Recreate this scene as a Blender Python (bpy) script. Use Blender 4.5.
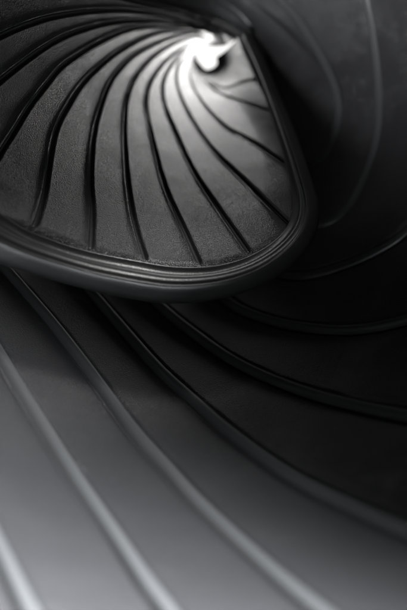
import bpy, math
import numpy as np
from mathutils import Vector

S = bpy.context.scene
for o in list(bpy.data.objects):
    bpy.data.objects.remove(o)

# ---------------------------------------------------------------- camera
F = 50 / 36 * 610                      # focal length in photo pixels
cam_d = bpy.data.cameras.new("camera")
cam = bpy.data.objects.new("camera", cam_d)
S.collection.objects.link(cam)
cam.rotation_euler = (math.radians(90), 0, 0)
cam_d.sensor_fit = 'VERTICAL'
cam_d.sensor_height = 36
cam_d.lens = 50
cam_d.clip_start = 0.005
cam_d.clip_end = 50
cam_d.dof.use_dof = True
cam_d.dof.focus_distance = 0.33
cam_d.dof.aperture_fstop = 6.6
S.camera = cam

# ---------------------------------------------------------------- light
w = bpy.data.worlds.new("World")
S.world = w
w.use_nodes = True
w.node_tree.nodes["Background"].inputs[0].default_value = (0.9, 0.95, 1.0, 1)
w.node_tree.nodes["Background"].inputs[1].default_value = 0.01


def P(px, py, d):
    return Vector(((px - 203.5) / F * d, d, -(py - 305) / F * d))


def area(name, loc, target, sx, sy, power, col=(1, 1, 1), spread=180, shape='RECTANGLE'):
    l = bpy.data.lights.new(name, 'AREA')
    l.shape = shape
    l.size = sx
    l.size_y = sy
    l.energy = power
    l.color = col
    l.spread = math.radians(spread)
    o = bpy.data.objects.new(name, l)
    S.collection.objects.link(o)
    o.location = loc
    o.rotation_euler = (Vector(target) - Vector(loc)).to_track_quat('-Z', 'Y').to_euler()
    return o


# daylight falling in through the open far end of the roll
area("far_light", P(206, 53, 0.501), P(135, 108, 0.36), 0.011, 0.011, 0.0064, (1, 0.985, 0.98), spread=122, shape='DISK')
# soft lamp beside the camera, aimed at the near lower-left of the roll
area("near_softbox", (0.06, 0.07, -0.02), (-0.06, 0.16, -0.125), 0.05, 0.03, 4.3, (0.93, 0.98, 1.0), spread=92)
# weak fill added out of view, lifting the upper right of the roll
area("fill_light", (-0.08, 0.02, -0.06), P(400, -90, 0.33), 0.14, 0.14, 0.32, (0.95, 0.98, 1.0), spread=28)
# unseen light added above the mouth, drawing highlights on the moulded border
area("edge_light", (0.03, 0.250, 0.165), (-0.035, 0.297, 0.016), 0.12, 0.03, 0.019, (1, 0.99, 0.98), spread=26)

S.view_settings.view_transform = 'Standard'
S.view_settings.look = 'None'
S.view_settings.exposure = 0
S.view_settings.gamma = 1
S.render.engine = 'CYCLES'
S.cycles.max_bounces = 8

# ---------------------------------------------------------------- materials


def rubber(name, base, rough, grain, gscale=2500, spec=0.5, wear=0.0):
    m = bpy.data.materials.new(name)
    m.use_nodes = True
    nt = m.node_tree
    b = nt.nodes["Principled BSDF"]
    tc = nt.nodes.new("ShaderNodeTexCoord")
    b.inputs["Base Color"].default_value = (*base, 1)
    b.inputs["Specular IOR Level"].default_value = spec
    # patchy sheen
    n2 = nt.nodes.new("ShaderNodeTexNoise")
    n2.inputs["Scale"].default_value = 55
    n2.inputs["Detail"].default_value = 5
    nt.links.new(tc.outputs["Object"], n2.inputs["Vector"])
    mr = nt.nodes.new("ShaderNodeMapRange")
    mr.inputs["From Min"].default_value = 0.3
    mr.inputs["From Max"].default_value = 0.7
    mr.inputs["To Min"].default_value = rough - 0.025
    mr.inputs["To Max"].default_value = rough + 0.025
    nt.links.new(n2.outputs["Fac"], mr.inputs["Value"])
    nt.links.new(mr.outputs[0], b.inputs["Roughness"])
    # leather-like grain: cells plus fine noise
    v = nt.nodes.new("ShaderNodeTexVoronoi")
    v.feature = 'SMOOTH_F1'
    v.inputs["Scale"].default_value = gscale
    n = nt.nodes.new("ShaderNodeTexNoise")
    n.inputs["Scale"].default_value = gscale * 0.9
    n.inputs["Detail"].default_value = 3
    nt.links.new(tc.outputs["Object"], v.inputs["Vector"])
    nt.links.new(tc.outputs["Object"], n.inputs["Vector"])
    ad = nt.nodes.new("ShaderNodeMath")
    ad.operation = 'ADD'
    nt.links.new(v.outputs["Distance"], ad.inputs[0])
    nt.links.new(n.outputs["Fac"], ad.inputs[1])
    bp = nt.nodes.new("ShaderNodeBump")
    mr2 = nt.nodes.new("ShaderNodeMapRange")          # worn, smoother patches
    mr2.inputs["From Min"].default_value = 0.35
    mr2.inputs["From Max"].default_value = 0.65
    mr2.inputs["To Min"].default_value = 1.0
    mr2.inputs["To Max"].default_value = 0.45
    nt.links.new(n2.outputs["Fac"], mr2.inputs["Value"])
    nt.links.new(mr2.outputs[0], bp.inputs["Strength"])
    bp.inputs["Distance"].default_value = grain
    nt.links.new(ad.outputs[0], bp.inputs["Height"])
    nt.links.new(bp.outputs[0], b.inputs["Normal"])
    return m


M_SHEET = rubber("grained_rubber", (0.0165, 0.016, 0.017), 0.34, 0.0004)
M_RIB = rubber("smooth_rubber", (0.036, 0.036, 0.037), 0.36, 0.00003)  # lighter base than the sheet: light caught by the ribs is in the colour
M_EDGE = rubber("edge_rubber", (0.012, 0.012, 0.0123), 0.36, 0.00005, gscale=2200, spec=0.5)

# ---------------------------------------------------------------- geometry helpers
CX, CY = 208.0, 60.0                    # direction of the roll's axis


def cone(px, py, A, B):
    return A / (np.hypot(px - CX, py - CY) / F + B)


def to3(px, py, d):
    return np.stack([(px - 203.5) / F * d, d, -(py - 305) / F * d], -1)


def catmull(pts, n):
    """centripetal-ish Catmull-Rom resample of a polyline to n points, even arc length"""
    p = np.array(pts, float)
    p = np.vstack([2 * p[0] - p[1], p, 2 * p[-1] - p[-2]])
    out = []
    for i in range(1, len(p) - 2):
        for t in np.linspace(0, 1, 24, endpoint=False):
            a, b, c, d = p[i - 1], p[i], p[i + 1], p[i + 2]
            out.append(0.5 * ((2 * b) + (c - a) * t + (2 * a - 5 * b + 4 * c - d) * t * t + (-a + 3 * b - 3 * c + d) * t ** 3))
    out.append(p[-2])
    out = np.array(out)
    # light smoothing
    for _ in range(30):
        out[1:-1] = 0.25 * out[:-2] + 0.5 * out[1:-1] + 0.25 * out[2:]
    L = np.concatenate([[0], np.cumsum(np.linalg.norm(np.diff(out[:, :2], axis=0), axis=1))])
    s = np.linspace(0, 1, n)
    s = L[-1] * (1 - (1 - s) ** 1.25)     # finer spacing towards the throat
    return np.stack([np.interp(s, L, out[:, k]) for k in range(out.shape[1])], -1)


def mesh_obj(name, verts, faces, mat, parent):
    me = bpy.data.meshes.new(name)
    me.from_pydata([tuple(v) for v in verts], [], faces)
    me.materials.append(mat)
    me.polygons.foreach_set("use_smooth", [True] * len(me.polygons))
    me.update()
    o = bpy.data.objects.new(name, me)
    S.collection.objects.link(o)
    o.parent = parent
    return o


def grid_faces(nu, nv, closed=False):
    f = []
    for i in range(nu - 1):
        for j in range(nv - 1 + (1 if closed else 0)):
            j2 = (j + 1) % nv
            f.append((i * nv + j, i * nv + j2, (i + 1) * nv + j2, (i + 1) * nv + j))
    return f


# ---------------------------------------------------------------- the rolled mat
root = bpy.data.objects.new("rubber_mat", None)
S.collection.objects.link(root)
root["label"] = "black rubber mat with leather grain, grooves and raised ribs, rolled into a spiral cone"
root["category"] = "mat"

IN = (0.1992, 0.3807)
# each raised rib of the mat, from the mat's long side (near) to the tight far end of the roll
ribs = [
    # end of the mat
    ([(243, 33), (238, 37), (232, 44), (225, 51), (219, 57)], 0, False),
    ([(249, 52), (242, 53), (234, 56), (226, 60), (220, 66)], 0, True),
    ([(258, 79), (247, 78), (237, 82), (228, 87), (217, 86), (208, 80), (205, 74)], 0, True),
    ([(273, 105), (262, 104), (250, 102), (235, 99), (219, 93), (207, 83), (200, 74), (198, 67)], 0, True),
    ([(296, 164), (283, 158), (268, 150), (247, 138), (231, 130), (217, 119), (207, 108), (199, 97), (192, 84), (190, 72), (193, 61)], 0, True),
    ([(292, 223), (280, 213), (262, 197), (250, 185), (231, 167), (214, 150), (198, 129), (186, 107), (178, 87), (177, 72), (182, 60), (191, 53)], 0, True),
    ([(252, 256), (243, 243), (229, 223), (214, 201), (199, 179), (187, 157), (176, 131), (166, 107), (163, 90), (166, 75), (175, 61), (186, 51), (195, 46)], 0, True),
    ([(202, 268), (195, 253), (184, 228), (171, 200), (162, 175), (154, 143), (148, 116), (147, 95), (153, 78), (165, 62), (180, 50), (192, 44), (203, 42)], 0, True),
    ([(148, 264), (142, 248), (134, 220), (129, 190), (126, 158), (125, 124), (128, 97), (136, 77), (151, 59), (166, 48), (181, 41), (197, 37.5), (209, 41)], 0, True),
    ([(91, 254), (92, 240), (93, 210), (91, 178), (94, 136), (102, 104), (112, 80), (130, 59), (149, 47), (174, 37), (198, 33.5), (216, 42)], 0, True),
    ([(32, 232), (38, 218), (45, 192), (49, 165), (56, 130), (71, 101), (86, 80), (110, 58), (125, 48), (144, 38), (164, 32), (198, 30), (212, 33), (224, 42)], 0, True),
    ([(-38, 208), (-26, 195), (-12, 174), (0, 153), (15, 130), (29, 107), (50, 80), (61, 67), (81, 53), (98, 43), (117, 34), (137, 28), (164, 26.5), (198, 28), (215, 33), (229, 42)], 0.0, True),
    ([(-90, 170), (-60, 150), (-35, 120), (-10, 90), (20, 65), (45, 47), (70, 34), (100, 25), (125, 21.6), (156, 21), (181, 23.5), (200, 27), (217, 32), (232, 41)], 0.02, True),
    ([(-120, 105), (-80, 80), (-40, 57), (0, 36), (40, 20), (75, 13), (105, 10.5), (130, 11), (159, 15), (181, 20), (200, 25), (220, 31), (236, 40)], 0.04, True),
    ([(-120, 20), (-60, 0), (0, -12), (50, -15), (95, -9), (127, -0.5), (149, 5), (174, 11), (198, 19), (218, 28), (240, 40)], 0.08, True),
    ([(-60, -70), (0, -62), (60, -45), (110, -20), (140, -8), (166, 2), (183, 7), (200, 11), (220, 19), (240, 31), (252, 46)], 0.2, True),
    ([(0, -140), (70, -105), (130, -62), (170, -32), (200, -12), (222, 2), (240, 16), (254, 34), (262, 52), (260, 66), (250, 74)], 0.52, True),
    ([(120, -180), (175, -120), (215, -72), (250, -28), (290, 10), (318, 50), (337, 92), (335, 130), (318, 160), (290, 160), (262, 125)], 0.75, True),
    ([(270, -230), (310, -150), (345, -70), (368, 10), (378, 80), (377, 133), (364, 175), (345, 210), (316, 225), (284, 210), (260, 175)], 0.9, True),
    ([(520, -140), (510, -20), (480, 90), (445, 180), (407, 230), (370, 254), (335, 268), (300, 276), (268, 268), (240, 235)], 1, True),
    ([(640, 60), (590, 170), (530, 250), (470, 298), (403, 321), (353, 330), (302, 327), (266, 319), (230, 303), (195, 265)], 1, True),
    ([(700, 330), (620, 390), (540, 420), (470, 424), (403, 415), (342, 402), (292, 387), (241, 365), (200, 338), (155, 301), (120, 255)], 1, True),
    ([(700, 570), (600, 578), (500, 564), (407, 531), (353, 507), (291, 476), (230, 432), (200, 406), (160, 370), (120, 325), (85, 284), (50, 240)], 1, True),
    ([(560, 770), (470, 725), (390, 668), (320, 612), (266, 566), (200, 504), (165, 465), (132, 428), (90, 371), (55, 326), (25, 291), (0, 262), (-35, 218)], 1, True),
    ([(300, 800), (240, 715), (200, 660), (165, 608), (145, 581), (110, 528), (75, 476), (45, 428), (20, 388), (0, 355), (-30, 305), (-60, 250)], 1, True),
    ([(110, 800), (70, 700), (45, 645), (26, 607), (4, 560), (-15, 520), (-45, 455), (-80, 380), (-110, 310)], 1, True),
    ([(-40, 800), (-70, 700), (-100, 600), (-130, 520), (-160, 440), (-190, 360)], 1, False),
]
NV = 200
SUB = 40
for r in ribs[:13]:
    ex, ey = r[0][-1]
    r[0][-1] = (208 + (ex - 208) * 0.72, 57 + (ey - 57) * 0.72)
K = np.array([catmull([(x, y) for x, y in r[0]], NV) for r in ribs])     # (n, NV, 2)
mix = np.array([r[1] for r in ribs], float)


def crossfade(K, mix, sub):
    n = len(K)
    rows, ms = [], []
    for i in range(n - 1):
        a = K[max(i - 1, 0)]
        b = K[i]
        c = K[i + 1]
        d = K[min(i + 2, n - 1)]
        # chord-aware tangents keep the sheet smooth where the spacing changes
        for t in np.linspace(0, 1, sub, endpoint=False):
            l0 = np.linalg.norm(b - a, axis=1, keepdims=True) + 1e-3
            l1 = np.linalg.norm(c - b, axis=1, keepdims=True) + 1e-3
            l2 = np.linalg.norm(d - c, axis=1, keepdims=True) + 1e-3
            m1 = (c - b) if i == 0 else ((b - a) / l0 * l1 * l1 / (l0 + l1) + (c - b) * l0 / (l0 + l1))
            m2 = (c - b) if i == n - 2 else ((c - b) * l2 / (l1 + l2) + (d - c) / l2 * l1 * l1 / (l1 + l2))
            h = (2 * t ** 3 - 3 * t * t + 1) * b + (t ** 3 - 2 * t * t + t) * m1 + (-2 * t ** 3 + 3 * t * t) * c + (t ** 3 - t * t) * m2
            rows.append(h)
            ms.append(mix[i] * (1 - t) + mix[i + 1] * t)
    rows.append(K[-1])
    ms.append(mix[-1])
    return np.array(rows), np.array(ms)


G, GM = crossfade(K, mix, SUB)
RHO = np.hypot(G[..., 0] - CX, G[..., 1] - CY)
inv_in = 1 / cone(G[..., 0], G[..., 1], *IN)
inv_out = 2.0 + 1.0e-5 * RHO ** 2        # the outer turn bulges like a barrel towards the viewer
D = 1 / (inv_in * (1 - GM[:, None]) + inv_out * GM[:, None])
# the top of the coil passes a little behind the free end of the mat
vv = np.linspace(0, 1, NV)[None, :]
iu = np.arange(len(G))[:, None] / SUB
D = D + 0.002 * np.clip((vv - 0.7) / 0.3, 0, 1) * np.clip((iu - 12) / 2, 0, 1)
X = to3(G[..., 0], G[..., 1], D)
du = np.gradient(X, axis=0)
dv = np.gradient(X, axis=1)
N = np.cross(du, dv)
N /= np.linalg.norm(N, axis=-1, keepdims=True) + 1e-12
flip = np.sum(N * X, axis=-1, keepdims=True) > 0       # normals face the inside of the roll
N = np.where(flip, -N, N)

THICK = 0.0022
# the panel dips into a moat in front of the moulded border
arc = np.concatenate([np.zeros((len(G), 1)), np.cumsum(np.linalg.norm(np.diff(G, axis=1), axis=2), axis=1)], 1)
dip = np.clip((7.0 - arc) / 7.0, 0, 1)
dip = dip * dip * (3 - 2 * dip) * np.clip(12.0 - iu, 0, 1)
# near the mat's end the panel curls outwards, away from the light
curl = np.clip((42.0 - arc) / 42.0, 0, 1) ** 1.6 * np.clip((6.0 - iu) / 2.5, 0, 1) * np.clip((iu - 1.0) / 2.0, 0, 1)
base_depth = 0.0028 * dip + 0.007 * curl
depth = base_depth.copy()
# moulded grooves on the inner turn
GROOVE_W, GROOVE_D = 0.00125, 0.0015
tv = dv / (np.linalg.norm(dv, axis=-1, keepdims=True) + 1e-12)


def smooth(x):
    x = np.clip(x, 0, 1)
    return x * x * (3 - 2 * x)


for i in range(2, 16):
    r0 = i * SUB
    lo, hi = max(r0 - SUB, 0), min(r0 + SUB + 1, len(X))
    dl = X[lo:hi] - X[r0][None]
    dl = dl - tv[r0][None] * np.sum(dl * tv[r0][None], axis=-1, keepdims=True)
    dist = np.linalg.norm(dl, axis=-1)
    end = smooth((arc[r0] - 4.5) / 3.5)[None, :]
    far = np.clip(RHO[r0] / 150, 0, 1)[None, :]
    end = end * smooth((RHO[r0] - 14) / 16)[None, :]       # grooves shallow out into the throat
    wn = GROOVE_W * (0.35 + 0.65 * end) * (0.5 + 0.5 * far)
    g = GROOVE_D * smooth((wn - dist) / (0.45 * wn) + 0.0) * end
    lip = 0.0003 * np.exp(-((dist - wn * 1.25) / (0.3 * wn)) ** 2) * end
    depth[lo:hi] += g - lip
# narrow trench added at both feet of outer ribs, to draw a dark shade line
for i in range(19, len(ribs) - 1):
    r0 = i * SUB
    lo, hi = r0 - SUB // 2, r0 + SUB // 2
    dl = X[lo:hi] - X[r0][None]
    dl = dl - tv[r0][None] * np.sum(dl * tv[r0][None], axis=-1, keepdims=True)
    dist = np.linalg.norm(dl, axis=-1)
    depth[lo:hi] += 0.0014 * np.exp(-((dist - 0.0029) / 0.0009) ** 2)
XS = X - N * depth[..., None]
nu = len(X)


def sheet(name, i0, i1):
    Xs, Ns = XS[i0:i1], N[i0:i1]
    n = len(Xs)
    back = Xs - Ns * THICK
    v = np.concatenate([Xs.reshape(-1, 3), back.reshape(-1, 3)])
    f = grid_faces(n, NV)
    off = n * NV
    f += [tuple(off + k for k in reversed(q)) for q in grid_faces(n, NV)]
    for i in range(n - 1):
        a, b = i * NV, (i + 1) * NV
        f.append((a, b, off + b, off + a))
        a, b = a + NV - 1, b + NV - 1
        f.append((b, a, off + a, off + b))
    for j in range(NV - 1):
        f.append((j + 1, j, off + j, off + j + 1))
        a = (n - 1) * NV + j
        f.append((a, a + 1, off + a + 1, off + a))
    return mesh_obj(name, v, f, M_SHEET, root)


sheet("sheet", 0, nu)

# raised ribs (outer turn) and the smooth channel strips lying in the grooves (inner turn)
PROF = [(-1.0, -0.35), (-0.9, 0.3), (-0.72, 0.7), (-0.45, 0.93), (0.0, 1.03), (0.45, 0.93), (0.72, 0.7), (0.9, 0.3), (1.0, -0.35)]
for i, r in enumerate(ribs):
    if not r[2] or i == 1:
        continue
    inner = i <= 15
    row = i * SUB
    x, n = X[row] - N[row] * (base_depth[row][:, None] if inner else 0), N[row]
    if inner:
        j0 = int(np.searchsorted(arc[row], 6.5))
        x, n = x[j0:], n[j0:]
    t = np.gradient(x, axis=0)
    t /= np.linalg.norm(t, axis=1, keepdims=True)
    s = np.cross(n, t)
    m = len(x)
    verts = []
    if inner:
        x = x - n * (GROOVE_D - 0.00012)
        prof_r = [(-1.0, -0.00025), (-0.8, 0.0), (0.0, 0.00008), (0.8, 0.0), (1.0, -0.00025)]
        x, n, s = x[RHO[row][j0:] > 26], n[RHO[row][j0:] > 26], s[RHO[row][j0:] > 26]
        m = len(x)
        wd = 0.0006
    else:
        prof_r = [(a, b * (0.0009 if i in (16, 17, 18, 19) else 0.0021)) for a, b in PROF]
        wd = 0.0023
    for k in range(m):
        for a, b in prof_r:
            verts.append(x[k] + s[k] * a * wd + n[k] * b)
    f = grid_faces(m, len(prof_r))
    f.append(tuple(range(len(prof_r) - 1, -1, -1)))
    f.append(tuple((m - 1) * len(prof_r) + q for q in range(len(prof_r))))
    mesh_obj("groove" if inner else "rib", verts, f, M_RIB, root)

# ---------------------------------------------------------------- moulded border round the mat's corner
inner_line = [(-60, 172), (-30, 195), (0, 213), (25, 229), (49, 239), (74, 247.5), (100, 254), (137, 261), (169, 266.5), (198, 267.5),
              (222, 265), (249, 256.5), (273, 242), (289, 224), (294, 203), (288, 172), (275, 128), (262, 88), (251, 58), (242, 36)]
outer_line = [(-60, 232), (-30, 249), (0, 262), (25, 270), (49, 277), (74, 284), (100, 291), (137, 298), (169, 301.5), (200, 300),
              (236, 293), (270, 279), (299, 256), (315, 232), (318.5, 206), (311, 178), (295, 132), (277, 90), (261, 54), (245, 28)]
NS = 260


def even(pts, n):
    p = catmull(pts, n * 2)
    return p


def resample_pair(a, b, n):
    a, b = np.array(a, float), np.array(b, float)
    both = np.hstack([a, b])
    q = catmull(both, n)
    return q[:, :2], q[:, 2:]


Il, Ol = resample_pair(inner_line, outer_line, NS)
prof = [  # t across the border, height towards the inside of the roll (mm)
    (-0.03, -1.6), (0.02, 0.2), (0.045, 1.0), (0.066, 1.3), (0.085, 0.9), (0.12, -0.3), (0.20, -0.8), (0.27, -0.3), (0.30, 0.8), (0.34, 1.5), (0.42, 1.9),
    (0.49, 1.85), (0.53, 1.1), (0.56, 0.1), (0.59, 0.3), (0.605, 1.2), (0.625, 1.7), (0.645, 1.3), (0.67, 0.2), (0.72, -0.6), (0.80, -0.7), (0.89, -0.8), (0.96, -1.6), (1.0, -3.2),
    (0.99, -6.0), (0.90, -8.0), (0.5, -7.0), (0.0, -5.0), (-0.05, -3.0)]
verts = []
for k in range(NS):
    a, b = Il[k], Ol[k]
    rin = cone(a[0], a[1], *IN)
    rout = cone(b[0], b[1], *IN)
    for t, h in prof:
        p = a + (b - a) * t
        d = rin + (rout - rin) * min(t, 0.66) + 0.012 * max(t - 0.66, 0)
        base = to3(p[0], p[1], d)
        # direction: towards the axis and the viewer
        radial = np.array([a[0] - b[0], 0, -(a[1] - b[1])], float)
        radial /= np.linalg.norm(radial)
        nn = radial * 0.8 + np.array([0, -0.6, 0])
        nn /= np.linalg.norm(nn)
        lift = nn * max(h, -1.0) + np.array([0, -1.0, 0]) * min(h + 1.0, 0.0)
        verts.append(base + lift * 0.001)
f = grid_faces(NS, len(prof), closed=True)
f.append(tuple(range(len(prof) - 1, -1, -1)))
f.append(tuple((NS - 1) * len(prof) + q for q in range(len(prof))))
mesh_obj("border", verts, f, M_EDGE, root)

# ---------------------------------------------------------------- glowing panel added behind the far end to whiten the opening
mb = bpy.data.materials.new("panel_glow")
mb.use_nodes = True
_pb = mb.node_tree.nodes["Principled BSDF"]
_pb.inputs["Base Color"].default_value = (0.8, 0.8, 0.8, 1)
_pb.inputs["Emission Color"].default_value = (1, 0.99, 0.98, 1)
_pb.inputs["Emission Strength"].default_value = 1.3
c0 = P(CX, CY, 0.9)
cube = [(c0[0] + x * 0.12, c0[1] + y * 0.01, c0[2] + z * 0.12) for y in (-1, 1) for x, z in ((-1, -1), (1, -1), (1, 1), (-1, 1))]
bg = mesh_obj("glow_panel", cube, [(0, 1, 2, 3), (7, 6, 5, 4), (0, 4, 5, 1), (1, 5, 6, 2), (2, 6, 7, 3), (3, 7, 4, 0)], mb, None)
bg["kind"] = "structure"
